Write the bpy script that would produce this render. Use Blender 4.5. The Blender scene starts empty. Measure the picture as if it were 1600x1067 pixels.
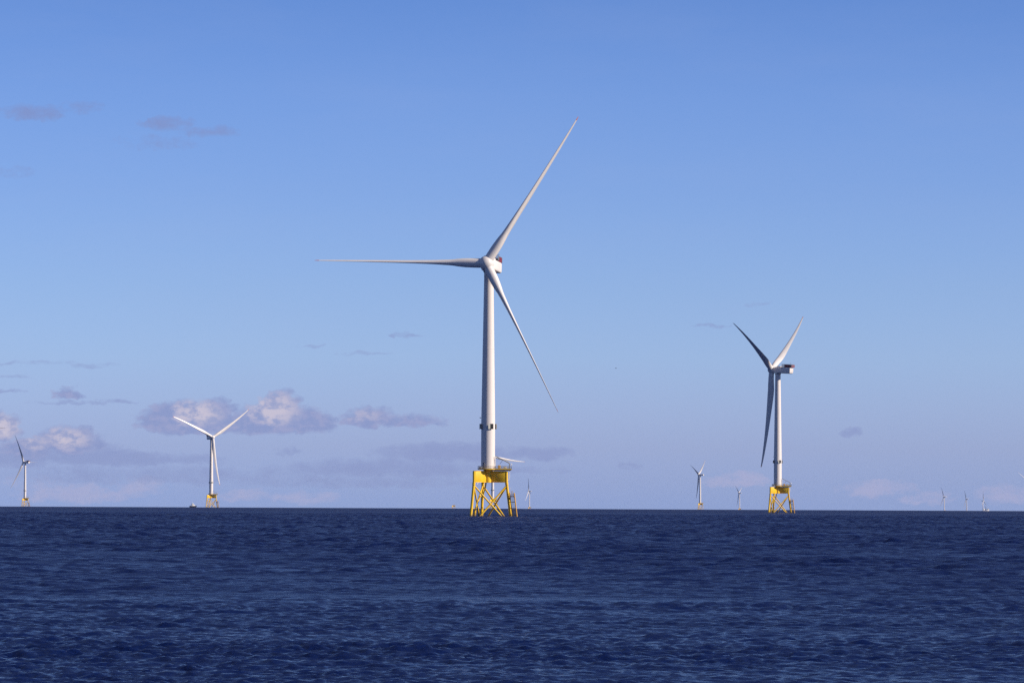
import bpy, math, random
import numpy as np
from mathutils import Matrix, Vector

SC = bpy.context.scene
COL = SC.collection
random.seed(7)
rng = np.random.default_rng(11)

# ------------------------------------------------------------------ camera
CAM_H = 5.3                    # eye height on the boat's deck, metres
EARTH = 7.43e6                 # earth radius with refraction: the sea really curves away
PITCH, ROLL = math.atan(253.2 / 6456.0), 0.0045
cam = bpy.data.cameras.new('camera')
cam.lens = 6456.0 * 36.0 / 1600.0
cam.sensor_width = 36.0
cam.clip_start, cam.clip_end = 0.5, 90000.0
co = bpy.data.objects.new('camera', cam)
COL.objects.link(co)
co.matrix_world = (Matrix.Translation((0, 0, CAM_H)) @ Matrix.Rotation(math.pi / 2 + PITCH, 4, 'X')
                   @ Matrix.Rotation(ROLL, 4, 'Z'))
SC.camera = co

# ------------------------------------------------------------------ light and exposure
SUN_EL = math.radians(27.0)
SUN_AZ = math.radians(106.0)   # clockwise from +Y (the view direction): right and a little behind the camera
sun_dir = Vector((math.sin(SUN_AZ) * math.cos(SUN_EL), math.cos(SUN_AZ) * math.cos(SUN_EL), math.sin(SUN_EL)))
sl = bpy.data.lights.new('sun', 'SUN')
sl.energy = 4.5
sl.angle = math.radians(0.53)
sl.color = (1.0, 0.865, 0.735)
so = bpy.data.objects.new('sun', sl)
COL.objects.link(so)
so.rotation_euler = sun_dir.to_track_quat('Z', 'Y').to_euler()
SC.view_settings.view_transform = 'Standard'
SC.view_settings.look = 'None'
SC.view_settings.exposure = 0.35
SC.view_settings.gamma = 1.0
SC.view_settings.use_curve_mapping = False
SC.cycles.max_bounces = 6
SC.cycles.volume_bounces = 0
SC.cycles.use_denoising = False
SC.cycles.use_adaptive_sampling = False
SC.cycles.caustics_reflective = False
SC.cycles.caustics_refractive = False
SC.cycles.sample_clamp_indirect = 3.0

# ------------------------------------------------------------------ world: Nishita sky with clouds far away in it
W = bpy.data.worlds.new('World')
SC.world = W
W.use_nodes = True
NT = W.node_tree
NT.nodes.clear()


class NB:
    """small helper for node trees"""
    def __init__(s, nt): s.nt = nt
    def n(s, kind, **kw):
        nd = s.nt.nodes.new(kind)
        for k, v in kw.items(): setattr(nd, k, v)
        return nd
    def put(s, sock, v):
        if hasattr(v, 'is_output') or isinstance(v, bpy.types.NodeSocket): s.nt.links.new(v, sock)
        else: sock.default_value = v
    def m(s, op, a, b=0.0, c=0.0, clamp=False):
        nd = s.n('ShaderNodeMath', operation=op, use_clamp=clamp)
        s.put(nd.inputs[0], a); s.put(nd.inputs[1], b); s.put(nd.inputs[2], c)
        return nd.outputs[0]
    def mix(s, f, a, b, blend='MIX'):
        nd = s.n('ShaderNodeMix', data_type='RGBA', blend_type=blend)
        s.put(nd.inputs[0], f); s.put(nd.inputs[6], a); s.put(nd.inputs[7], b)
        return nd.outputs[2]
    def smooth(s, v, lo, hi, o0=0.0, o1=1.0):
        nd = s.n('ShaderNodeMapRange', interpolation_type='SMOOTHSTEP')
        s.put(nd.inputs[0], v); s.put(nd.inputs[1], lo); s.put(nd.inputs[2], hi)
        s.put(nd.inputs[3], o0); s.put(nd.inputs[4], o1)
        return nd.outputs[0]
    def noise(s, vec, scale, detail=4.0, rough=0.5, dist=0.0):
        nd = s.n('ShaderNodeTexNoise')
        s.put(nd.inputs['Vector'], vec)
        nd.inputs['Scale'].default_value = scale
        nd.inputs['Detail'].default_value = detail
        nd.inputs['Roughness'].default_value = rough
        nd.inputs['Distortion'].default_value = dist
        return nd.outputs['Fac'] if 'Fac' in nd.outputs else nd.outputs[0]
    def ramp(s, v, stops, interp='LINEAR'):
        nd = s.n('ShaderNodeValToRGB')
        nd.color_ramp.interpolation = interp
        e = nd.color_ramp.elements
        while len(e) < len(stops): e.new(0.5)
        for el, (p, c) in zip(e, stops): el.position = p; el.color = (*c, 1.0)
        s.put(nd.inputs[0], v)
        return nd.outputs[0]


nb = NB(NT)
sky = nb.n('ShaderNodeTexSky', sky_type='NISHITA', sun_disc=False)
sky.sun_elevation = SUN_EL
sky.sun_rotation = SUN_AZ
sky.altitude = 5.0
sky.air_density = 1.0
sky.dust_density = 0.6
sky.ozone_density = 2.0
tc = nb.n('ShaderNodeTexCoord')
sx = nb.n('ShaderNodeSeparateXYZ')
NT.links.new(tc.outputs['Generated'], sx.inputs[0])
gx, gy, gz = sx.outputs
hyp = nb.m('SQRT', nb.m('ADD', nb.m('MULTIPLY', gx, gx), nb.m('MULTIPLY', gy, gy)))
tan_el = nb.m('DIVIDE', gz, nb.m('MAXIMUM', hyp, 1e-4))
# colour of clear air by elevation (multiplies the Nishita sky)
SKY_GAIN = [(0.0, (0.75, 1.105, 2.72)), (0.067, (0.77, 1.005, 2.21)), (0.114, (0.765, 1.015, 2.11)), (0.1755, (0.742, 1.03, 2.00)),
            (0.261, (0.657, 0.935, 1.80)), (0.377, (0.558, 0.82, 1.635)), (0.493, (0.468, 0.738, 1.51)), (0.61, (0.33, 0.616, 1.34)),
            (1.0, (0.175, 0.295, 0.57))]
elev01 = nb.m('DIVIDE', tan_el, 0.2, clamp=True)
air = nb.mix(1.0, sky.outputs[0], nb.ramp(elev01, SKY_GAIN), 'MULTIPLY')

# clouds are given by bearing (thousandths right of the view axis) and height above the horizon
bear = nb.m('MULTIPLY', nb.m('ARCTAN2', gx, gy), 6456.0)
high = nb.m('MULTIPLY', tan_el, 6456.0)
cv = nb.n('ShaderNodeCombineXYZ')
nb.put(cv.inputs[0], bear); nb.put(cv.inputs[1], nb.m('MULTIPLY', high, 1.5))
CV = cv.outputs[0]
n_big = nb.noise(CV, 0.022, 6.0, 0.58)
n_mid = nb.noise(CV, 0.055, 5.0, 0.6)
n_fine = nb.noise(CV, 0.12, 4.0, 0.6)
n_warp = nb.noise(CV, 0.03, 3.0, 0.6, 0.4)
wb = nb.m('ADD', bear, nb.m('MULTIPLY', nb.m('SUBTRACT', n_mid, 0.5), 52.0))
wh = nb.m('ADD', high, nb.m('MULTIPLY', nb.m('SUBTRACT', n_warp, 0.5), 22.0))


def blob_group():
    g = bpy.data.node_groups.new('cloud_blob', 'ShaderNodeTree')
    for nm in ('b', 'h', 'cb', 'ch', 'rw', 'rt', 'rb', 'amp', 'prev'):
        g.interface.new_socket(nm, in_out='INPUT', socket_type='NodeSocketFloat')
    g.interface.new_socket('v', in_out='OUTPUT', socket_type='NodeSocketFloat')
    k = NB(g)
    gi, go = k.n('NodeGroupInput'), k.n('NodeGroupOutput')
    b, h, cb, ch, rw, rt, rb, amp, prev = gi.outputs[:9]
    dx = k.m('DIVIDE', k.m('SUBTRACT', b, cb), rw)
    dy = k.m('SUBTRACT', h, ch)
    up = k.m('DIVIDE', k.m('MAXIMUM', dy, 0.0), rt)
    dn = k.m('DIVIDE', k.m('MINIMUM', dy, 0.0), rb)
    d2 = k.m('ADD', k.m('MULTIPLY', dx, dx), k.m('ADD', k.m('MULTIPLY', up, up), k.m('MULTIPLY', dn, dn)))
    v = k.m('MULTIPLY', k.m('MAXIMUM', k.m('SUBTRACT', 1.0, d2), 0.0), amp)
    g.links.new(k.m('MAXIMUM', v, prev), go.inputs[0])
    return g


BLOB = blob_group()


def field(blobs):
    prev = 0.0
    for (px, py, rw, rt, rb, amp) in blobs:
        nd = nb.n('ShaderNodeGroup')
        nd.node_tree = BLOB
        cb = px - 800.0
        ch = 786.7 - py + 0.0045 * cb
        for i, v in enumerate((wb, wh, cb, ch, rw, rt, rb, amp, prev)): nb.put(nd.inputs[i], v)
        prev = nd.outputs[0]
    return prev


CUMULUS = [(292, 664, 86, 44, 17, 1.1), (335, 655, 48, 38, 24, 1.1), (380, 664, 60, 28, 16, 1), (440, 662, 100, 36, 20, 1.1), (440, 640, 40, 34, 32, 1.1), (580, 660, 52, 30, 10, .9),
           (630, 662, 85, 20, 8, .75), (0, 672, 44, 36, 26, 1), (112, 692, 62, 30, 22, 1), (50, 700, 50, 18, 20, .9),
           (110, 618, 26, 16, 9, .75)]
STRATUS = [(240, 745, 340, 20, 14, .42), (560, 754, 280, 14, 10, .42), (90, 705, 130, 20, 22, .6), (150, 718, 190, 18, 12, .8), (300, 718, 60, 12, 10, .55), (600, 735, 190, 24, 14, .62), (700, 708, 140, 20, 18, .75), (840, 710, 78, 14, 10, .6),
           (20, 720, 120, 20, 14, .6), (130, 630, 90, 5, 4, .42), (190, 629, 34, 5, 4, .5), (10, 612, 36, 5, 5, .5), (10, 590, 60, 4, 4, .25),
           (450, 704, 26, 9, 6, .45), (985, 728, 26, 6, 5, .42), (1332, 677, 22, 9, 7, .5), (1113, 510, 34, 5, 4, .34), (1190, 475, 30, 4, 4, .28),
           (632, 524, 34, 5, 4, .36), (485, 541, 34, 3, 3, .3), (575, 552, 62, 3, 3, .3), (90, 570, 130, 5, 5, .22), (780, 735, 130, 8, 6, .45)]
DUSKY = [(48, 178, 58, 16, 16, .85), (128, 170, 40, 14, 12, .5), (262, 194, 48, 14, 12, .8), (325, 207, 55, 11, 10, .75), (5, 270, 60, 16, 14, .3), (240, 225, 80, 16, 14, .25)]
LOW = [(1150, 752, 62, 16, 10, .7), (1370, 765, 70, 18, 14, .55), (1450, 780, 60, 16, 10, .5), (1570, 775, 60, 22, 14, .5), (120, 775, 110, 24, 14, .5), (220, 765, 60, 26, 16, .4), (380, 775, 60, 14, 10, .4), (480, 778, 70, 14, 10, .4), (60, 755, 60, 18, 12, .3)]
LIT = [(312, 648, 46, 30, 22, 1), (432, 642, 46, 34, 26, 1), (8, 668, 40, 30, 22, 1), (112, 686, 40, 22, 18, .9), (60, 692, 30, 14, 12, .7), (575, 652, 30, 16, 10, .45), (640, 706, 40, 12, 10, .3), (730, 706, 40, 12, 10, .3)]


def edge(f, k, lo, hi):
    v = nb.m('ADD', f, nb.m('MULTIPLY', nb.m('SUBTRACT', n_big, 0.5), k))
    v = nb.m('ADD', v, nb.m('MULTIPLY', nb.m('SUBTRACT', n_fine, 0.5), k * 0.45))
    v = nb.m('MULTIPLY', v, nb.smooth(f, 0.0, 0.12))
    return nb.smooth(v, lo, hi)


a_cum = nb.m('MULTIPLY', edge(field(CUMULUS), 1.15, -0.08, 0.66), 0.92)
a_str = nb.m('MULTIPLY', edge(field(STRATUS), 1.1, -0.12, 0.72), 0.80)
a_dus = nb.m('MULTIPLY', edge(field(DUSKY), 1.7, -0.25, 1.3), 0.68)
a_low = nb.m('MULTIPLY', edge(field(LOW), 1.9, -0.15, 0.75), 0.72)
lit = nb.m('MULTIPLY', field(LIT), nb.smooth(n_mid, 0.34, 0.60, 0.25, 1.15), clamp=True)
C_SHADE, C_LIT = (0.256, 0.318, 0.580, 1), (0.590, 0.545, 0.665, 1)
C_MID = (0.325, 0.360, 0.600, 1)
C_DUSK, C_PINK = (0.215, 0.245, 0.475, 1), (0.435, 0.440, 0.660, 1)
STR = 0.10
inv = lambda c: tuple(x / STR for x in c[:3]) + (1,)
vm = nb.n('ShaderNodeMapping')
vm.inputs['Scale'].default_value = (0.0022, 0.006, 1)
vm.inputs['Rotation'].default_value = (0, 0, math.radians(8))
nb.put(vm.inputs[0], CV)
veil = nb.smooth(nb.noise(vm.outputs[0], 1.0, 5.0, 0.55), 0.40, 0.75, 0.0, 0.07)
c1 = nb.mix(veil, air, inv((0.36, 0.46, 0.72)))
c1 = nb.mix(a_dus, c1, inv(C_DUSK))
c1 = nb.mix(a_low, c1, inv(C_PINK))
c1 = nb.mix(a_str, c1, inv(C_SHADE))
grey = nb.mix(nb.smooth(n_mid, 0.4, 0.65), inv(C_SHADE), inv(C_MID))
c1 = nb.mix(a_cum, c1, nb.mix(lit, grey, inv(C_LIT)))
bg = nb.n('ShaderNodeBackground')
bg.inputs[1].default_value = 0.0785          # STR divided by the exposure gain
NT.links.new(c1, bg.inputs[0])
wo = nb.n('ShaderNodeOutputWorld')
NT.links.new(bg.outputs[0], wo.inputs[0])

# ------------------------------------------------------------------ materials


def material(name):
    m = bpy.data.materials.new(name)
    m.use_nodes = True
    k = NB(m.node_tree)
    p = m.node_tree.nodes['Principled BSDF']
    return m, k, p


def paint(name, col, col2, scale, rough=0.45, streak=None, spec=0.4):
    """weathered paint: two tones broken up by noise, with vertical run-off streaks"""
    m, k, p = material(name)
    t = k.n('ShaderNodeTexCoord')
    mp = k.n('ShaderNodeMapping')
    mp.inputs['Scale'].default_value = (1, 1, 0.12) if streak else (1, 1, 1)
    m.node_tree.links.new(t.outputs['Object'], mp.inputs[0])
    f = k.smooth(k.noise(mp.outputs[0], scale, 5.0, 0.6), 0.42, 0.72)
    c = k.mix(f, (*col, 1), (*col2, 1))
    if streak:
        f2 = k.smooth(k.noise(mp.outputs[0], scale * 3.1, 4.0, 0.65), 0.60, 0.76)
        c = k.mix(k.m('MULTIPLY', f2, 0.55), c, (*streak, 1))
    k.put(p.inputs['Base Color'], c)
    p.inputs['Roughness'].default_value = rough
    p.inputs['Specular IOR Level'].default_value = spec
    return m


def marine_yellow():
    """yellow paint, rusty streaks, dark growth in the splash zone (object z = metres above the water)"""
    m, k, p = material('yellow_steel')
    t = k.n('ShaderNodeTexCoord')
    mp = k.n('ShaderNodeMapping')
    mp.inputs['Scale'].default_value = (1, 1, 0.15)
    m.node_tree.links.new(t.outputs['Object'], mp.inputs[0])
    n1 = k.noise(mp.outputs[0], 0.8, 5, 0.6)
    n2 = k.noise(mp.outputs[0], 2.6, 5, 0.65)
    n3 = k.noise(t.outputs['Object'], 1.2, 4, 0.6)
    c = k.mix(k.smooth(n1, 0.4, 0.7), (0.81, 0.525, 0.014, 1), (0.76, 0.455, 0.022, 1))
    c = k.mix(k.m('MULTIPLY', k.smooth(n2, 0.60, 0.74), 0.5), c, (0.40, 0.15, 0.035, 1))
    sz = k.n('ShaderNodeSeparateXYZ')
    m.node_tree.links.new(t.outputs['Object'], sz.inputs[0])
    z = k.m('ADD', sz.outputs[2], k.m('MULTIPLY', k.m('SUBTRACT', n3, 0.5), 1.6))
    c = k.mix(k.smooth(z, 1.6, 0.2), c, (0.30, 0.19, 0.05, 1))
    c = k.mix(k.smooth(z, 0.55, 0.05), c, (0.05, 0.05, 0.025, 1))
    k.put(p.inputs['Base Color'], c)
    p.inputs['Roughness'].default_value = 0.5
    p.inputs['Specular IOR Level'].default_value = 0.35
    return m


M_WHITE = paint('white_paint', (0.74, 0.70, 0.66), (0.70, 0.66, 0.62), 0.25, 0.42, (0.55, 0.53, 0.50))
M_BLADE = paint('blade_paint', (0.74, 0.71, 0.675), (0.70, 0.67, 0.635), 0.2, 0.38)
M_YELLOW = marine_yellow()
M_RUSTY = paint('rusty_yellow', (0.70, 0.41, 0.06), (0.56, 0.28, 0.05), 0.9, 0.65, (0.26, 0.09, 0.03), 0.25)
M_GREY = paint('galvanised_steel', (0.26, 0.27, 0.29), (0.20, 0.21, 0.23), 1.2, 0.5)
M_DARK = paint('dark_steel', (0.06, 0.065, 0.075), (0.08, 0.08, 0.09), 1.5, 0.5)
M_RED = paint('red_paint', (0.20, 0.012, 0.024), (0.16, 0.010, 0.02), 0.8, 0.5)
M_TIP = paint('red_tip_paint', (0.60, 0.22, 0.14), (0.56, 0.19, 0.12), 0.5, 0.45)
M_BLACK = paint('black_plate', (0.012, 0.012, 0.014), (0.018, 0.018, 0.02), 1.0, 0.45)
M_PALE = paint('pale_plate', (0.50, 0.50, 0.44), (0.44, 0.44, 0.40), 1.0, 0.5)
M_RUST = paint('rust_red', (0.20, 0.055, 0.03), (0.12, 0.035, 0.025), 1.4, 0.75)
M_HULL = paint('navy_hull', (0.012, 0.02, 0.045), (0.02, 0.026, 0.05), 0.6, 0.4)
M_BOATW = paint('boat_white', (0.78, 0.78, 0.77), (0.70, 0.70, 0.69), 0.5, 0.35)
M_GLASS = paint('wheelhouse_glass', (0.01, 0.014, 0.02), (0.012, 0.016, 0.022), 1.0, 0.08, None, 0.6)
M_FEATHER = paint('grey_feather', (0.10, 0.10, 0.11), (0.06, 0.06, 0.065), 6.0, 0.8)
M_BEAK = paint('yellow_beak', (0.55, 0.32, 0.03), (0.5, 0.3, 0.03), 6.0, 0.5)

# ------------------------------------------------------------------ mesh helper


class MB:
    def __init__(s): s.v, s.f, s.n = [], [], 0
    def add(s, vs, fs):
        s.v.extend([tuple(map(float, q)) for q in vs])
        s.f.extend([tuple(i + s.n for i in q) for q in fs])
        s.n += len(vs)
        return s
    def box(s, c, size, rot=None, bevel=0.0):
        sx_, sy_, sz_ = (q / 2 for q in size)
        b = min(bevel, sx_ * .9, sy_ * .9, sz_ * .9)
        if b <= 0:
            vs = [Vector((x * sx_, y * sy_, z * sz_)) for z in (-1, 1) for x, y in ((-1, -1), (1, -1), (1, 1), (-1, 1))]
            fs = [(3, 2, 1, 0), (4, 5, 6, 7)] + [(i, (i + 1) % 4, 4 + (i + 1) % 4, 4 + i) for i in range(4)]
        else:
            ring = []
            for x, y in ((-1, -1), (1, -1), (1, 1), (-1, 1)):
                cx, cy = x * (sx_ - b), y * (sy_ - b)
                for a in range(3):
                    base = {(-1, -1): math.pi, (1, -1): 1.5 * math.pi, (1, 1): 0, (-1, 1): .5 * math.pi}[(x, y)]
                    t = base + a * math.pi / 4
                    ring.append((cx, cy, math.cos(t), math.sin(t)))
            vs, m = [], len(ring)
            for z, off in ((-sz_, 0), (-sz_ + b * .3, .7), (-sz_ + b, 1), (sz_ - b, 1), (sz_ - b * .3, .7), (sz_, 0)):
                for cx, cy, ux, uy in ring: vs.append(Vector((cx + ux * b * off, cy + uy * b * off, z)))
            fs = [tuple(reversed(range(m))), tuple(range(5 * m, 6 * m))]
            for k in range(5):
                for i in range(m): fs.append((k * m + i, k * m + (i + 1) % m, (k + 1) * m + (i + 1) % m, (k + 1) * m + i))
        R = rot if rot is not None else Matrix.Identity(3)
        return s.add([R @ q + Vector(c) for q in vs], fs)
    def tube(s, pts, r, n=12, caps=True):
        pts = [Vector(p) for p in pts]
        rs = r if isinstance(r, (list, tuple)) else [r] * len(pts)
        vs, fs = [], []
        ref = None
        for i, p in enumerate(pts):
            d = (pts[min(i + 1, len(pts) - 1)] - pts[max(i - 1, 0)]).normalized()
            if ref is None: ref = Vector((0, 0, 1)) if abs(d.z) < .9 else Vector((1, 0, 0))
            u = (ref - d * ref.dot(d)).normalized()
            w = d.cross(u)
            ref = u
            for k in range(n):
                t = 2 * math.pi * k / n
                vs.append(p + (u * math.cos(t) + w * math.sin(t)) * rs[i])
        for i in range(len(pts) - 1):
            for k in range(n): fs.append((i * n + k, i * n + (k + 1) % n, (i + 1) * n + (k + 1) % n, (i + 1) * n + k))
        if caps:
            fs.append(tuple(reversed(range(n))))
            fs.append(tuple(range((len(pts) - 1) * n, len(pts) * n)))
        return s.add(vs, fs)
    def lathe(s, prof, n=40, axis=None):
        """prof: (radius, height) pairs about z, or about the given 3x3 frame"""
        R = axis if axis is not None else Matrix.Identity(3)
        vs = [R @ Vector((r * math.cos(2 * math.pi * k / n), r * math.sin(2 * math.pi * k / n), z)) for r, z in prof for k in range(n)]
        fs = [(i * n + k, i * n + (k + 1) % n, (i + 1) * n + (k + 1) % n, (i + 1) * n + k) for i in range(len(prof) - 1) for k in range(n)]
        fs.append(tuple(reversed(range(n))))
        fs.append(tuple(range((len(prof) - 1) * n, len(prof) * n)))
        return s.add(vs, fs)
    def loft(s, rings):
        n = len(rings[0])
        vs = [q for r in rings for q in r]
        fs = [(i * n + k, i * n + (k + 1) % n, (i + 1) * n + (k + 1) % n, (i + 1) * n + k) for i in range(len(rings) - 1) for k in range(n)]
        fs.append(tuple(reversed(range(n))))
        fs.append(tuple(range((len(rings) - 1) * n, len(rings) * n)))
        return s.add(vs, fs)
    def prism(s, poly, z0, z1):
        n = len(poly)
        vs = [(x, y, z0) for x, y in poly] + [(x, y, z1) for x, y in poly]
        return s.add(vs, [tuple(reversed(range(n))), tuple(range(n, 2 * n))] + [(i, (i + 1) % n, n + (i + 1) % n, n + i) for i in range(n)])
    def build(s, name, mat, parent=None, smooth=35.0, matrix=None):
        me = bpy.data.meshes.new(name)
        me.from_pydata(s.v, [], s.f)
        me.materials.append(mat)
        me.validate()
        if smooth:
            me.shade_smooth()
            try: me.set_sharp_from_angle(angle=math.radians(smooth))
            except Exception: pass
        o = bpy.data.objects.new(name, me)
        COL.objects.link(o)
        if parent is not None: o.parent = parent
        if matrix is not None: o.matrix_local = matrix
        return o


def tag(o, label=None, cat=None, group=None, kind=None):
    for k, v in (('label', label), ('category', cat), ('group', group), ('kind', kind)):
        if v: o[k] = v
    return o


def empty(name, loc, rz=0.0):
    o = bpy.data.objects.new(name, None)
    o.empty_display_size = 5.0
    o.location = loc
    o.rotation_euler = (0, 0, rz)
    COL.objects.link(o)
    return o


def bearing(px, py=None):
    """direction for a bearing; returns unit horizontal direction and tan(elevation)"""
    cp, sp, cr, sr = math.cos(PITCH), math.sin(PITCH), math.cos(ROLL), math.sin(ROLL)
    f, u, r = Vector((0, cp, sp)), Vector((0, -sp, cp)), Vector((1, 0, 0))
    R_, U_ = cr * r + sr * u, -sr * r + cr * u
    d = f + R_ * ((px - 800) / 6456.0) + U_ * ((533.5 - (py if py is not None else 790)) / 6456.0)
    h = math.hypot(d.x, d.y)
    return Vector((d.x / h, d.y / h, 0)), d.z / h


def on_sea(px, dist):
    d, _ = bearing(px)
    return Vector((d.x * dist, d.y * dist, -dist * dist / 2 / EARTH))


HUB_H = 105.0


def stand(px, py):
    """where a turbine with a 105 m hub stands if the hub shows at this bearing and elevation"""
    d, e = bearing(px, py)
    lo, hi = 300.0, 60000.0
    for _ in range(60):
        m = (lo + hi) / 2
        if CAM_H + m * e - (HUB_H - m * m / 2 / EARTH) < 0: lo = m
        else: hi = m
    return Vector((d.x * lo, d.y * lo, -lo * lo / 2 / EARTH)), lo


# ------------------------------------------------------------------ sea: one curved sheet out past the horizon
def build_sea():
    rows = np.concatenate([[1.5, 4, 10, 20, 35, 50, 65, 80, 92], np.geomspace(102.0, 650.0, 1500)[:-1], np.arange(650.0, 2600.0, 0.8), np.geomspace(2600.0, 9300.0, 600), [10500, 14000, 19000, 26000, 33000.]])
    NF = 800
    fine = np.linspace(-0.160, 0.160, NF)                        # bearings near the view axis
    rest = np.linspace(0.160, 2 * math.pi - 0.160, 160)[1:-1]
    ang = np.concatenate([fine, rest])
    nr, na = len(rows), len(ang)
    dr = np.gradient(rows)
    S, Cc = np.sin(ang), np.cos(ang)
    X = rows[:, None] * S[None, :]
    Y = rows[:, None] * Cc[None, :]
    Z = -(rows ** 2)[:, None] / (2 * EARTH) * np.ones((1, na))
    comps = 170
    lam = np.exp(rng.uniform(math.log(0.30), math.log(11.0), comps))
    th = math.radians(194) + rng.normal(0, math.radians(34), comps)
    ph = rng.uniform(0, 2 * math.pi, comps)
    slope = 0.20 * math.sqrt(2.0 / comps) * rng.uniform(0.6, 1.4, comps)
    slope *= np.where(lam > 6, 0.22, np.where(lam > 2.2, 0.5, np.where(lam > 1.1, 1.1, 1.8)))
    fs = slice(0, NF)
    X_, Y_ = X[:, fs].astype(np.float32), Y[:, fs].astype(np.float32)
    H = np.zeros_like(X_)
    # groups: gusty patches raise and lower the chop
    gust = np.ones_like(X_)
    for L, a in ((60., .16), (33., .16), (95., .2), (21., .12), (150., .15)):
        t = rng.uniform(0, 6.28)
        gust += a * np.sin((X_ * math.cos(t) + Y_ * math.sin(t)) * 2 * math.pi / L + rng.uniform(0, 6))
    for l, t, p, s in zip(lam, th, ph, slope):
        k = 2 * math.pi / l
        w = (np.clip((l / dr - 1.8) / 1.6, 0, 1) * np.clip((2600 - rows) / 700, 0, 1)).astype(np.float32)
        if l > 2.2: w = w * (1.0 + 2.6 * np.clip((rows - 170) / 330, 0, 1)).astype(np.float32)   # steeper chop farther from the boat's lee
        idx = np.nonzero(w > 0)[0]
        if len(idx) == 0: continue
        i1 = idx[-1] + 1
        ar = X_[:i1] * np.float32(k * math.sin(t)) + Y_[:i1] * np.float32(k * math.cos(t)) + np.float32(p)
        q = np.sin(ar)
        H[:i1] += w[:i1, None] * np.float32(s / k) * (q + 0.5 * q * q - 0.25)
    Z[:, fs] += H * gust
    # seam columns to the coarse part stay level
    n = nr * na
    co_ = np.empty((n, 3), np.float32)
    co_[:, 0], co_[:, 1], co_[:, 2] = X.ravel(), Y.ravel(), Z.ravel()
    i = np.arange(nr - 1)[:, None] * na
    j = np.arange(na)[None, :]
    j2 = (j + 1) % na
    quads = np.stack([i + j, i + na + j, i + na + j2, i + j2], -1).reshape(-1, 4)
    quads = quads[:, ::-1]
    me = bpy.data.meshes.new('sea')
    me.vertices.add(n)
    me.vertices.foreach_set('co', co_.ravel())
    nf = len(quads)
    me.loops.add(nf * 4)
    me.loops.foreach_set('vertex_index', quads.astype(np.int32).ravel())
    me.polygons.add(nf)
    me.polygons.foreach_set('loop_start', np.arange(0, nf * 4, 4, dtype=np.int32))
    me.update(calc_edges=True)
    me.shade_smooth()
    m, k, p = material('sea_water')
    t = k.n('ShaderNodeTexCoord')
    O = t.outputs['Object']
    mp = k.n('ShaderNodeMapping')
    mp.inputs['Rotation'].default_value = (0, 0, math.radians(7))
    mp.inputs['Scale'].default_value = (0.45, 1, 1)
    m.node_tree.links.new(O, mp.inputs[0])
    V = mp.outputs[0]
    w1 = k.noise(V, 0.8, 3, 0.6)
    w2 = k.noise(V, 2.6, 4, 0.62)
    w3 = k.noise(V, 8.0, 4, 0.65)
    hgt = k.m('ADD', k.m('MULTIPLY', w1, 0.32), k.m('ADD', k.m('MULTIPLY', w2, 0.22), k.m('MULTIPLY', w3, 0.09)))
    mg = k.n('ShaderNodeMapping')
    mg.inputs['Scale'].default_value = (0.006, 0.026, 1)
    m.node_tree.links.new(O, mg.inputs[0])
    g = k.noise(mg.outputs[0], 1.0, 6, 0.65)
    bp = k.n('ShaderNodeBump')
    k.put(bp.inputs['Strength'], k.smooth(g, 0.3, 0.7, 0.6, 1.0))
    bp.inputs['Distance'].default_value = 1.0
    k.put(bp.inputs['Height'], hgt)
    # far off the single wavelets are smaller than the mesh: their tilts come from noise that grows with distance
    tn = k.n('ShaderNodeTexNoise')
    ms = k.n('ShaderNodeMapping')
    ms.inputs['Rotation'].default_value = (0, 0, math.radians(4))
    ms.inputs['Scale'].default_value = (0.42, 0.022, 1)
    m.node_tree.links.new(O, ms.inputs[0])
    m.node_tree.links.new(ms.outputs[0], tn.inputs['Vector'])
    tn.inputs['Scale'].default_value = 1.0
    tn.inputs['Detail'].default_value = 3.0
    tn.inputs['Roughness'].default_value = 0.65
    cen = k.n('ShaderNodeVectorMath', operation='SUBTRACT')
    m.node_tree.links.new(tn.outputs['Color'], cen.inputs[0])
    cen.inputs[1].default_value = (0.5, 0.5, 0.5)
    ln = k.n('ShaderNodeVectorMath', operation='LENGTH')
    m.node_tree.links.new(O, ln.inputs[0])
    scl = k.n('ShaderNodeVectorMath', operation='SCALE')
    m.node_tree.links.new(cen.outputs[0], scl.inputs[0])
    k.put(scl.inputs['Scale'], k.smooth(ln.outputs['Value'], 350.0, 1600.0, 0.0, 1.3))
    flat = k.n('ShaderNodeVectorMath', operation='MULTIPLY')
    m.node_tree.links.new(scl.outputs[0], flat.inputs[0])
    flat.inputs[1].default_value = (1, 1, 0)
    add = k.n('ShaderNodeVectorMath', operation='ADD')
    m.node_tree.links.new(bp.outputs[0], add.inputs[0])
    m.node_tree.links.new(flat.outputs[0], add.inputs[1])
    nrm = k.n('ShaderNodeVectorMath', operation='NORMALIZE')
    m.node_tree.links.new(add.outputs[0], nrm.inputs[0])
    m.node_tree.links.new(nrm.outputs[0], p.inputs['Normal'])
    p.inputs['Base Color'].default_value = (0.0022, 0.0105, 0.068, 1)
    # ripples too small to see act as roughness: they take over as the waves shrink with distance from the boat
    k.put(p.inputs['Roughness'], k.m('ADD', k.m('ADD', k.smooth(ln.outputs['Value'], 120.0, 330.0, 0.18, 0.28), k.smooth(ln.outputs['Value'], 1500.0, 3400.0, 0.0, 0.20)), k.smooth(g, 0.3, 0.7, -0.06, 0.04)))
    p.inputs['IOR'].default_value = 1.333
    p.inputs['Specular IOR Level'].default_value = 0.5
    me.materials.append(m)
    o = bpy.data.objects.new('sea', me)
    COL.objects.link(o)
    tag(o, kind='structure')


build_sea()

# ------------------------------------------------------------------ the wind turbine and its jacket
ARM = {'right': math.radians(-15), 'near': math.radians(225), 'far': math.radians(105)}


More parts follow.
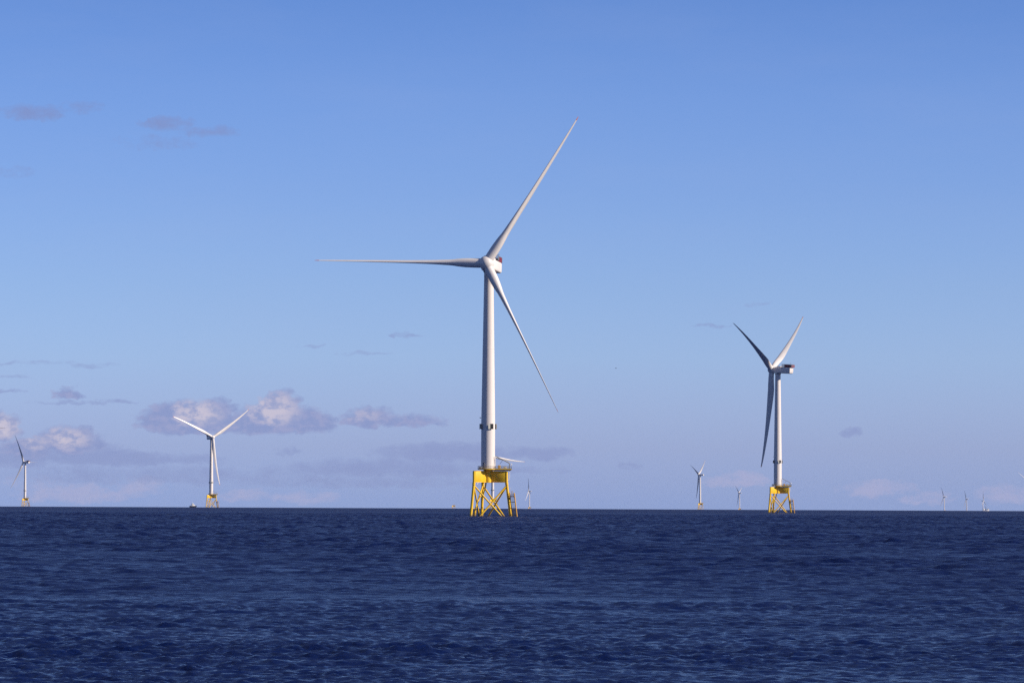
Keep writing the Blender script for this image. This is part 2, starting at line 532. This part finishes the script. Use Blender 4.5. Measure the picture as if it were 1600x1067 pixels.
def leg_at(a, z):
    """centre of a jacket leg at height z: upright beside the girder, splayed below it"""
    r = 8.05 if z >= 14.6 else 8.05 + (14.6 - z) * (1.85 / 14.6)
    return Vector((math.cos(a) * r, math.sin(a) * r, z))


def jacket(root, detail=True):
    for a in ARM.values():
        b = MB().tube([leg_at(a, -7), leg_at(a, 14.6), leg_at(a, 19.0)], 0.58, 18)
        b.tube([leg_at(a, 13.2), leg_at(a, 14.3)], 0.66, 18)
        b.build('leg', M_YELLOW, root)
    names = list(ARM)
    for i in range(3):
        a, c = ARM[names[i]], ARM[names[(i + 1) % 3]]
        for p, q in ((a, c), (c, a)):
            top, bot = leg_at(p, 13.1), leg_at(q, -4.6)
            MB().tube([top, bot], 0.34, 14).build('brace', M_YELLOW, root)
    tp = MB().lathe([(1.55, 14.2), (1.62, 14.25), (1.62, 19.0), (1.9, 19.3), (1.9, 19.62)], 32)
    tp.build('column', M_YELLOW, root)
    for a in ARM.values():
        R = Matrix.Rotation(a, 3, 'Z')
        g = MB().box(R @ Vector((4.55, 0, 16.7)), (6.2, 1.05, 4.55), R, 0.05)
        g.box(R @ Vector((4.55, 0, 14.38)), (6.2, 1.35, 0.14), R).box(R @ Vector((4.55, 0, 19.03)), (6.2, 1.35, 0.14), R)
        g.build('girder', M_YELLOW, root)


def railing(mb, pts, z, h=1.15, closed=False, step=1.5, r=0.045):
    q = [Vector((*p, 0)) for p in pts] + ([Vector((*pts[0], 0))] if closed else [])
    for a, b in zip(q[:-1], q[1:]):
        n = max(1, round((b - a).length / step))
        for i in range(n + 1):
            c = a.lerp(b, i / n)
            mb.tube([(c.x, c.y, z), (c.x, c.y, z + h)], r, 6)
        for f in (0.35, 0.68, 1.0): mb.tube([(a.x, a.y, z + h * f), (b.x, b.y, z + h * f)], r, 6)
        d = (b - a)
        mb.box(((a.x + b.x) / 2, (a.y + b.y) / 2, z + 0.09), (d.length, 0.05, 0.16), Matrix.Rotation(math.atan2(d.y, d.x), 3, 'Z'))


def deck_outline():
    P = [(4.3 * math.cos(t), 4.3 * math.sin(t)) for t in np.linspace(math.radians(48), math.radians(312), 22)]
    return P + [(10.0, -3.2), (10.0, 3.2)]


def platform(root):
    D = deck_outline()
    pl = MB().prism(D, 19.62, 19.98).build('platform', M_YELLOW, root, 30)
    g = MB()
    for y in (-2.2, 0.0, 2.2):
        if y: g.box((5.6, y, 19.42), (8.0, 0.22, 0.38))
    for x in (3.4, 6.0, 8.6): g.box((x, 0, 19.40), (0.2, 5.6, 0.33))
    g.build('deck_beam', M_GREY, pl)
    inset = [(x * .985, y * .97) for x, y in D]
    rl = MB()
    railing(rl, inset, 19.98, closed=True)
    rl.build('railing', M_GREY, pl)
    for x, y, s in ((4.7, -2.0, (1.15, 1.0, 1.5)), (7.2, 1.9, (1.4, 1.1, 1.0))):
        k = MB().box((x, y, 19.98 + s[2] / 2), s, None, 0.05)
        k.build('cabinet', M_RUSTY if y < 0 else M_PALE, pl)
    MB().box((-3.0, -2.2, 20.45), (1.3, 0.9, 0.9), None, 0.05).build('cabinet', M_GREY, pl)
    lamp = MB().tube([(9.8, -3.05, 19.98), (9.8, -3.05, 21.6)], 0.06, 8).lathe([(0.05, 21.55), (0.22, 21.6), (0.24, 22.0), (0.12, 22.2), (0.02, 22.25)], 12, Matrix.Identity(3))
    # the lathe above stands on the tower axis; move it on to its post
    o = lamp.build('marker_lamp', M_BOATW, pl)
    me = o.data
    for v in me.vertices:
        if v.index >= 16: v.co.x += 9.8; v.co.y -= 3.05
    cr = MB().tube([(9.0, -1.6, 19.98), (9.0, -1.6, 22.2)], 0.22, 12)
    cr.lathe([(0.3, 0), (0.3, 0.35)], 12) if False else None
    c = cr.build('davit_crane', M_GREY, pl)
    MB().tube([(9.0, -1.6, 22.1), (8.85, -1.6, 22.5), (3.1, -1.6, 25.3)], [0.26, 0.24, 0.16], 10).build('boom', M_GREY, c)
    MB().tube([(5.0, -1.45, 22.0), (6.2, -1.45, 23.7)], 0.07, 8).build('ram', M_DARK, c)
    MB().tube([(3.1, -1.6, 25.3), (3.1, -1.6, 20.0)], 0.14, 10).build('boom_rest', M_BOATW, pl)
    pp = MB().tube([(9.0, -1.9, 19.6), (9.0, -1.9, 16.4), (8.8, -1.95, 15.7), (7.9, -2.05, 14.9), (7.78, -2.08, 14.7)], 0.13, 10)
    pp.build('drain_pipe', M_BOATW, pl)


def landing(root):
    """boat landing beside the right leg: two fender tubes with a ladder between"""
    a = ARM['right']
    out = Vector((math.cos(a), math.sin(a), 0))
    tan = Vector((out.y, -out.x, 0))                 # towards the viewer side
    def P(z, k): return leg_at(a, z) + out * (0.95 + k) + tan * 0.75
    grp = MB().tube([P(-4, 0.05), P(10.2, 0.05)], 0.22, 12).build('boat_landing', M_RUSTY, root)
    MB().tube([P(-4, 2.0), P(10.0, 2.0)], 0.27, 12).build('fender', M_RUSTY, grp)
    ld = MB()
    for k in (0.72, 1.32): ld.tube([P(-2, k), P(10.9, k)], 0.06, 8)
    for i in range(30): ld.tube([P(-1.5 + i * 0.42, 0.72), P(-1.5 + i * 0.42, 1.32)], 0.03, 6)
    ld.build('ladder', M_RUSTY, grp)
    for z in (0.9, 3.6, 6.2, 8.6):
        st = MB().tube([leg_at(a, z + .2), P(z, 0.05)], 0.13, 8)
        st.tube([P(z, 0.05), P(z, 2.0)], 0.11, 8)
        st.build('strut', M_RUSTY, grp)
    c = P(8.6, 0.7)
    R = Matrix.Rotation(a, 3, 'Z')
    rp = MB().box(c + Vector((0, 0, -.4)), (2.3, 1.7, 0.12), R)
    for dx, dy in ((-1.1, -.8), (1.1, -.8), (1.1, .8), (-1.1, .8)):
        q = c + R @ Vector((dx, dy, 0))
        rp.tube([(q.x, q.y, q.z - .4), (q.x, q.y, q.z + .9)], 0.05, 6)
    for s in (-.8, .8):
        q0, q1 = c + R @ Vector((-1.1, s, .85)), c + R @ Vector((1.1, s, .85))
        rp.tube([q0, q1], 0.05, 6)
        rp.tube([q0 - Vector((0, 0, .6)), q1 - Vector((0, 0, .6))], 0.05, 6)
    rp.build('rest_platform', M_RUST, grp)
    MB().tube([P(10.2, 0.72), P(12.2, 0.72)], 0.05, 6).build('handrail', M_BOATW, grp)


def cable_tubes(root):
    def bez(pts, n=8):
        out = [Vector(pts[0])]
        P = [Vector(p) for p in pts]
        for i in range(1, len(P) - 1):
            a, b, c = (P[i - 1] + P[i]) / 2 if i > 1 else P[0], P[i], (P[i] + P[i + 1]) / 2 if i < len(P) - 2 else P[-1]
            for k in range(1, n + 1):
                t = k / n
                out.append(a * (1 - t) ** 2 + b * 2 * t * (1 - t) + c * t * t)
        return out
    MB().tube(bez([(-0.7, 1.0, 14.4), (-1.0, 0.9, 10.5), (-4.4, -0.6, 7.0), (-5.1, -1.3, 3.0), (-5.35, -1.6, -5.0)]), 0.22, 10).build('cable_tube', M_YELLOW, root)
    MB().tube(bez([(-0.9, 1.9, 14.4), (-1.2, 2.2, 11.5), (-2.2, 3.6, 8.0), (-2.5, 4.2, 3.0), (-2.6, 4.4, -5.0)]), 0.22, 10).build('cable_tube', M_YELLOW, root)
    a = ARM['near']
    MB().tube([leg_at(a, 3.45), (-5.1, -1.35, 3.45)], 0.12, 8).build('clamp_bar', M_YELLOW, root)


def tower(root):
    prof = [(2.98, 19.99), (2.98, 20.25), (2.9, 20.3), (2.89, 40.0), (2.80, 46.0)]
    prof += [(2.80 - (z - 46) / 54.0 * 0.82, z) for z in (56, 66, 76, 86, 96, 100)] + [(2.0, 100.05), (2.0, 101.9)]
    out = []
    for (r0, z0), (r1, z1) in zip(prof[:-1], prof[1:]):
        out.append((r0, z0))
    out.append(prof[-1])
    t = MB().lathe(out, 48).build('tower', M_WHITE, root, 50)
    for z in (43.0, 70.0):
        r = 2.85 if z < 46 else 2.80 - (z - 46) / 54.0 * 0.82
        MB().lathe([(r + .02, z), (r + .035, z + .03), (r + .035, z + .15), (r + .02, z + .18)], 48).build('flange', M_WHITE, t)
    d = MB().box((2.62 * math.cos(-2.2), 2.62 * math.sin(-2.2), 21.45), (0.75, 1.05, 2.3), Matrix.Rotation(-2.2, 3, 'Z'), 0.1)
    d.build('door', M_GREY, t)
    # number boards held off the tower on brackets, black half and pale half
    for k in range(4):
        ang = math.radians(-70 + 90 * k)
        R = Matrix.Rotation(ang, 3, 'Z')
        b = MB().box(R @ Vector((3.42, 0.42, 37.6)), (0.06, 1.36, 2.2), R)
        o = b.build('number_board', M_BLACK, t)
        MB().box(R @ Vector((3.42, -0.71, 37.6)), (0.06, 0.86, 2.2), R).build('pale_half', M_PALE, o)
        for z in (37.0, 38.2): MB().box(R @ Vector((3.12, 0, z)), (0.58, 0.1, 0.1), R).build('bracket', M_GREY, o)
    R = Matrix.Rotation(math.radians(186), 3, 'Z')
    MB().box(R @ Vector((3.05, 0, 41.2)), (0.5, 0.14, 0.14), R).box(R @ Vector((3.35, 0, 41.25)), (0.4, 0.4, 0.4), R, .06).build('fog_signal', M_DARK, t)


def nacelle_mesh():
    """local frame: +x points at the rotor, origin on the tower axis at hub height"""
    rings = []
    for x, w, zt, zb in ((3.0, 2.0, 1.9, -1.9), (2.2, 2.5, 2.05, -2.15), (0.8, 3.05, 2.18, -2.32), (-3, 3.2, 2.2, -2.35), (-9.8, 3.2, 2.2, -2.35), (-10.8, 3.05, 2.05, -2.1), (-11.1, 2.7, 1.8, -1.7)):
        r, ring = 0.7, []
        for sy, sz, a0 in ((1, 1, 0), (-1, 1, 90), (-1, -1, 180), (1, -1, 270)):
            cy, cz = sy * (w - r), (zt - r) if sz > 0 else (zb + r)
            for k in range(5):
                t = math.radians(a0 + k * 22.5)
                ring.append((x, cy + r * math.cos(t), cz + r * math.sin(t)))
        rings.append(ring)
    rings.reverse()
    return MB().loft(rings)


def spin_frame():
    return Matrix(((0, 0, 1), (0, 1, 0), (-1, 0, 0)))   # lathe z -> +x


def blade_section(r, L):
    """chord, thickness, angle at span fraction f"""
    f = r / L
    ch = np.interp(f, [0, .03, .08, .14, .20, .27, .4, .55, .7, .85, .95, .985, 1.0], [3.9, 3.9, 4.05, 4.6, 5.05, 4.95, 4.1, 3.15, 2.4, 1.65, 1.1, .75, .22])
    th = np.interp(f, [0, .03, .08, .14, .20, .3, .45, .7, 1.0], [1.0, 1.0, .9, .66, .47, .34, .26, .21, .18])
    rnd = np.interp(f, [0, .04, .2], [1, 1, 0])
    be = np.interp(f, [0, .2, .5, 1.0], [84, 82, 77, 72])
    return ch, th, rnd, math.radians(be)


def blade_mesh(L, r0, r1, n):
    rings = []
    for r in np.linspace(r0, r1, n):
        ch, th, rnd, be = blade_section(r, L)
        f = r / L
        bend = -1.5 * 4 * (f - f * f) * (0.35 + 0.65 * f)
        cb, sb = math.cos(be), math.sin(be)
        ring = []
        for k in range(28):
            t = 2 * math.pi * k / 28
            xc = 0.5 * (1 - math.cos(t))           # 0 = leading edge, 1 = trailing edge
            yt = th / .2 * (.2969 * math.sqrt(xc) - .126 * xc - .3516 * xc ** 2 + .2843 * xc ** 3 - .1036 * xc ** 4)
            ya = yt if t <= math.pi else -yt
            x_air, y_air = (0.32 - xc) * ch, ya * ch + 0.02 * ch * math.sin(math.pi * xc)
            x_c, y_c = 0.5 * ch * math.cos(t), 0.5 * ch * math.sin(t)
            c = x_air * (1 - rnd) + x_c * rnd
            y = y_air * (1 - rnd) + y_c * rnd
            ring.append((c * cb - y * sb, c * sb + y * cb + bend, r))
        rings.append(ring)
    return MB().loft(rings)


BL = 73.0
PROTO = {}


def turbine(spec, detail):
    name = 'wind_turbine'
    base, dist = stand(*spec['at'])
    root = empty(name, base)
    tag(root, spec['label'], 'wind turbine', 'wind turbines standing in the sea')
    if detail not in PROTO:
        jacket(root)
        tower(root) if detail < 2 else None
        if detail == 2:
            MB().lathe([(2.98, 19.99), (2.89, 40), (2.8, 46), (2.0, 100), (2.0, 101.9)], 24).build('tower', M_WHITE, root)
            MB().prism(deck_outline(), 19.62, 20.9).build('platform', M_YELLOW, root, 30)
        else:
            platform(root)
            landing(root)
            cable_tubes(root)
        PROTO[detail] = root
    else:
        copy_children(PROTO[detail], root)
    # nacelle, hub and blades turned for this machine
    yaw, tilt, cone, az = (math.radians(q) for q in spec['rot'])
    back = -Vector((base.x, base.y, 0)).normalized()
    ang = math.atan2(back.y, back.x) - yaw
    fw = Vector((math.cos(ang), math.sin(ang), 0))
    a = fw * math.cos(tilt) + Vector((0, 0, math.sin(tilt)))
    up = Vector((0, 0, math.cos(tilt))) - fw * math.sin(tilt)
    side = up.cross(a)
    Z = Vector((0, 0, HUB_H))
    nm = Matrix.Translation(Z) @ Matrix.Rotation(ang, 4, 'Z') @ Matrix.Rotation(-tilt * .6, 4, 'Y')
    n = shared('nacelle', lambda: nacelle_mesh(), M_WHITE, root, nm, 40)
    if detail < 2:
        shared('hoist_deck', hoist_deck, M_RED, n)
        shared('cooler', lambda: MB().box((-1.2, 0, 2.5), (2.6, 4.6, 0.75), None, .1), M_WHITE, n)
        shared('hoist_rail', hoist_rail, M_GREY, n)
        shared('wind_mast', lambda: MB().tube([(-10.4, 1.5, 2.4), (-10.4, 1.5, 6.0)], .07, 6).tube([(-10.4, .8, 5.6), (-10.4, 2.2, 5.6)], .06, 6), M_GREY, n)
    hub = Z + a * 5.0
    hm = Matrix((side, up, a)).transposed().to_4x4()
    hm.translation = hub
    h = shared('hub', hub_mesh, M_BLADE, root, hm, 60)
    yawc = Matrix.Translation(Vector((0, 0, 101.85)))
    shared('yaw_collar', lambda: MB().lathe([(2.05, 0), (2.25, .1), (2.3, .75)], 32), M_GREY, root, yawc)
    for k in range(3):
        t = az + k * 2 * math.pi / 3 + math.radians(spec.get('sag', (0, 0, 0))[k])     # blades sag a little under their weight
        e = side * math.cos(t) + up * math.sin(t)
        tn = side * -math.sin(t) + up * math.cos(t)
        b = (e * math.cos(cone) + a * math.sin(cone)).normalized()
        ax = tn.cross(b).normalized() * -1.0
        ax = b.cross(tn)
        bm = Matrix((tn, ax, b)).transposed().to_4x4()
        bm = bm @ Matrix.Rotation(math.radians(spec.get('pitch', (0, 0, 0))[k]), 4, 'Z')
        bm = bm @ Matrix.Scale(spec.get('scale', (1, 1, 1))[k], 4)
        bm.translation = hub
        o = shared('blade', lambda: blade_mesh(BL, 1.6, BL - 1.9, 40), M_BLADE, root, bm, 60)
        shared('blade_tip', lambda: blade_mesh(BL, BL - 1.9, BL, 5), M_TIP, o)
    return root, dist


def hub_mesh():
    m = MB().lathe([(2.3, -2.3), (2.75, -2.1), (3.0, -1.2), (3.0, 0.6), (2.75, 1.5), (2.1, 2.3), (1.2, 2.8), (.4, 3.0), (.02, 3.02)], 40)
    return m


def hub_collars(): ...


def hoist_deck():
    m = MB()
    m.box((-8.0, 0, 2.36), (8.0, 6.0, 0.16))
    for s in (-1, 1): m.box((-8.6, s * 2.96, 3.26), (4.4, 0.07, 1.8))
    m.box((-11.96, 0, 3.26), (0.07, 5.8, 1.8))
    return m


def hoist_rail():
    m = MB()
    pts = [(-4.1, -2.9), (-4.1, 2.9), (-11.95, 2.9), (-11.95, -2.9)]
    q = pts + [pts[0]]
    for (x0, y0), (x1, y1) in zip(q[:-1], q[1:]):
        L = math.hypot(x1 - x0, y1 - y0)
        k = max(1, round(L / 1.0))
        for i in range(k): 
            x, y = x0 + (x1 - x0) * i / k, y0 + (y1 - y0) * i / k
            m.tube([(x, y, 2.44), (x, y, 4.4)], .08, 6)
        for z in (2.85, 3.35, 3.85, 4.4): m.tube([(x0, y0, z), (x1, y1, z)], .09, 6)
    return m


MESHES = {}


def shared(name, make, mat, parent, matrix=None, smooth=35.0):
    if name not in MESHES:
        o = make().build(name, mat, parent, smooth, matrix)
        MESHES[name] = o.data
        return o
    o = bpy.data.objects.new(name, MESHES[name])
    COL.objects.link(o)
    o.parent = parent
    if matrix is not None: o.matrix_local = matrix
    return o


FIXED = {'leg', 'brace', 'column', 'girder', 'platform', 'boat_landing', 'cable_tube', 'clamp_bar', 'tower'}


def copy_children(src, dst, only=None):
    for ch in list(src.children):
        nm = ch.name.split('.')[0]
        if only is not None and nm not in only: continue
        c = ch.copy()
        COL.objects.link(c)
        c.parent = dst
        copy_children(ch, c)


_cc = copy_children


def copy_children(src, dst, only=FIXED): _cc(src, dst, only)


def _deep(src, dst):
    for ch in list(src.children):
        c = ch.copy(); COL.objects.link(c); c.parent = dst
        _deep(ch, c)


def _cc(src, dst, only):
    for ch in list(src.children):
        if ch.name.split('.')[0] in only:
            c = ch.copy(); COL.objects.link(c); c.parent = dst
            _deep(ch, c)


TURBINES = [
    dict(at=(763.9, 414.3), rot=(13.07, 5.78, 3.36, 58.25), scale=(0.988, 1.003, 0.981), sag=(-0.7, 0.87, -0.5), pitch=(3, -11, 1), label='largest and nearest wind turbine, one blade stretched level to the left'),
    dict(at=(1215.5, 578), rot=(113.6, 5.1, 3.6, 145.5), pitch=(11, 11, 11), label='second largest wind turbine, seen from its side, dark blade raised to the left'),
    dict(at=(330.5, 683.5), rot=(-24.4, 5.2, 3.3, 155.8), pitch=(-64, -64, -64), label='white wind turbine with two raised blades in a bright V, beside the dark workboat'),
    dict(at=(39.5, 722), rot=(123.7, 4.7, 5.0, 60.2), pitch=(11, 11, 11), label='small turbine near the left edge, dark blade raised, end of nacelle shining white'),
    dict(at=(1094, 741.5), rot=(110.1, 5.7, 3.4, 142.2), pitch=(11, 11, 11), label='small turbine left of the second largest one, pale jacket base still above the horizon'),
    dict(at=(1155.5, 770), rot=(107, 5.0, 3.0, 32.5), pitch=(11, 11, 11), label='tiny far turbine just left of the second largest turbine\'s yellow jacket'),
    dict(at=(1475.5, 776), rot=(113.9, 5.0, 4.0, 55.8), pitch=(11, 11, 11), label='leftmost of the three tiny far turbines near the right edge'),
    dict(at=(1510.5, 779.5), rot=(107.4, 4.1, 3.5, 55.5), pitch=(11, 11, 11), label='middle one of the three tiny far turbines near the right edge'),
    dict(at=(1536, 782), rot=(-74.7, 5.2, 2.0, 89.7), label='tiny far turbine with one blade straight up, standing beside the white service vessel'),
    dict(at=(827.2, 767), rot=(103.3, 4.2, 2.1, 73.6), label='tiny far turbine just right of the nearest turbine\'s yellow jacket'),
    dict(at=(770, 714), rot=(-30.9, 4.3, 1.9, 112.6), pitch=(-64, -64, -64), label='turbine hidden behind the nearest tower, only its white blade showing over the platform'),
    dict(at=(-79, 667), rot=(-4, 4.0, 3.0, -1.0), label='turbine outside the left edge, only its thin level blade tip reaching into the picture'),
    dict(at=(1613, 757), rot=(20, 4.0, 3.0, 140), label='turbine outside the right edge, only a pale blade tip reaching into the picture'),
]
for s in TURBINES:
    _, d_ = stand(*s['at'])
    turbine(s, 0 if d_ < 11000 else 2)

# a jacket still waiting for its tower, far off on the horizon
fj = empty('jacket_foundation', on_sea(708.3, 18500))
tag(fj, 'bare yellow jacket foundation without a tower, tiny on the horizon left of the nearest turbine', 'foundation')
_cc(PROTO[2], fj, {'leg', 'brace', 'column', 'girder', 'platform'})


# ------------------------------------------------------------------ boats
def hull(L, B, z_deck, z_bow, name, mat, root):
    """bow at +x"""
    rings = []
    for f in np.linspace(0, 1, 14):
        x = -L / 2 + L * f
        w = B / 2 * (1 - max(0, (f - .55) / .45) ** 2.2) * (0.9 + .1 * min(1, f * 5))
        w = max(w, .04)
        zt = z_deck + (z_bow - z_deck) * max(0, (f - .35) / .65) ** 1.8
        rings.append([(x, -w * .55, -1.0), (x + .3 * f, -w * .85, 0.0), (x + .8 * f, -w, zt), (x + .8 * f, w, zt), (x + .3 * f, w * .85, 0.0), (x, w * .55, -1.0)])
    return MB().loft(rings).build(name, mat, root, 30)


wb_ = empty('workboat', on_sea(301.5, 6900), math.radians(22))
wb_.scale = (1, 1, 1.3)
tag(wb_, 'small dark hulled workboat with white wheelhouse, on the horizon left of the V bladed turbine', 'boat')
hull(11.5, 4.2, 1.5, 2.4, 'hull', M_HULL, wb_)
MB().tube([(-5.6, y, 1.62) for y in (-1.8, 1.8)] , .12, 8).tube([(-5.6, -1.8, 1.62), (2, -2.0, 1.75)], .12, 8).tube([(-5.6, 1.8, 1.62), (2, 2.0, 1.75)], .12, 8).build('rubbing_strake', M_DARK, wb_)
wh_ = MB().box((-0.4, 0, 3.3), (3.4, 3.0, 2.9), None, .2).build('wheelhouse', M_BOATW, wb_)
MB().box((-0.4, 0, 3.75), (3.46, 3.06, 0.7), None, .1).build('window', M_GLASS, wh_)
MB().box((-0.6, 0, 4.9), (3.2, 3.2, .18), None, .05).build('roof', M_BOATW, wh_)
MB().box((2.3, 0, 2.55), (2.4, 2.6, 1.5), None, .3).build('cabin', M_BOATW, wb_)
MB().tube([(-1.4, 0, 5.0), (-1.6, 0, 7.4)], .09, 8).tube([(-1.5, -.8, 6.4), (-1.5, .8, 6.4)], .06, 6).box((-1.4, 0, 5.8), (.3, 1.2, .15)).build('mast', M_BOATW, wb_)
MB().box((-3.9, 0, 2.1), (1.6, 2.2, 1.1), None, .1).build('deck_locker', M_GREY, wb_)

sv = empty('service_vessel', on_sea(1540.3, 16000), math.radians(12))
tag(sv, 'white service vessel with a dark crane amidships, at the foot of the rightmost far turbine', 'ship')
hull(26, 8, 5.0, 7.0, 'hull', M_BOATW, sv)
MB().box((-7.8, 0, 9.0), (6.5, 7, 5.5), None, .4).build('deckhouse', M_BOATW, sv)
br = MB().box((8.2, 0, 9.0), (6.5, 7, 4.4), None, .4).build('bridge', M_BOATW, sv)
MB().box((8.2, 0, 9.9), (6.56, 7.06, .9), None, .1).build('window', M_GLASS, br)
MB().box((-0.2, 0, 7.4), (3.4, 4.0, 5.4), None, .2).tube([(-0.2, 0, 10), (-0.2, 0, 17.5)], .95, 12).tube([(-0.2, 0, 17.2), (-2.4, 0, 22)], .4, 8).build('crane', M_DARK, sv)
MB().tube([(9.5, 0, 11), (9.5, 0, 15)], .15, 8).tube([(9.5, -1.2, 13.5), (9.5, 1.2, 13.5)], .1, 6).build('mast', M_GREY, sv)

# ------------------------------------------------------------------ a gull in flight
gd, ge = bearing(962.3, 575.3)
GD = 1500.0
gull = empty('seagull', (gd.x * GD, gd.y * GD, CAM_H + ge * GD), math.radians(160))
tag(gull, 'single dark seabird gliding with spread wings, between the two largest turbines', 'bird')


def bird_body():
    prof = [(-.30, .01, 0), (-.22, .035, 0), (-.10, .07, .0), (.02, .085, .0), (.12, .07, .015), (.18, .045, .03), (.23, .045, .04), (.27, .035, .04), (.295, .012, .035)]
    rings = [[(x, r * math.cos(2 * math.pi * k / 12), z + r * math.sin(2 * math.pi * k / 12)) for k in range(12)] for x, r, z in prof]
    rings = [list(reversed(q)) for q in rings]
    m = MB().loft(rings)
    for s in (-1, 1):
        ws = [(0.05, .03, .10, .04), (.22, .10, .105, .02), (.42, .13, .09, -.03), (.62, .06, .065, -.10), (.74, .035, .02, -.17)]
        rr = []
        for y, z, c, x0 in ws:
            rr.append([(x0 + c, s * y, z), (x0, s * y, z + .018), (x0 - c, s * y, z + .002), (x0, s * y, z - .006)])
        if s > 0: rr = [list(reversed(q)) for q in rr]
        m.loft(rr)
    m.loft([[(-.26, -.03, .0), (-.26, .03, 0), (-.26, .03, .015), (-.26, -.03, .015)], [(-.42, -.09, 0), (-.42, .09, 0), (-.42, .09, .006), (-.42, -.09, .006)]])
    return m


bird_body().build('body', M_FEATHER, gull, 50)
MB().tube([(.285, 0, .036), (.34, 0, .03)], [.014, .003], 8).build('beak', M_BEAK, gull)

# ------------------------------------------------------------------ haze: thin even sea air round everything below the sky
hz = MB().box((0, 0, 62.0), (70000, 70000, 280)).build('haze', bpy.data.materials.new('haze_air'), None, None)
hm_ = hz.data.materials[0]
hm_.use_nodes = True
hn = hm_.node_tree
hn.nodes.clear()
ho = hn.nodes.new('ShaderNodeOutputMaterial')
hv = hn.nodes.new('ShaderNodeVolumePrincipled')
hv.inputs['Density'].default_value = 0.6e-5
hv.inputs['Color'].default_value = (0.62, 0.74, 1.0, 1)
hv.inputs['Anisotropy'].default_value = 0.0
hn.links.new(hv.outputs[0], ho.inputs['Volume'])
tag(hz, kind='stuff')
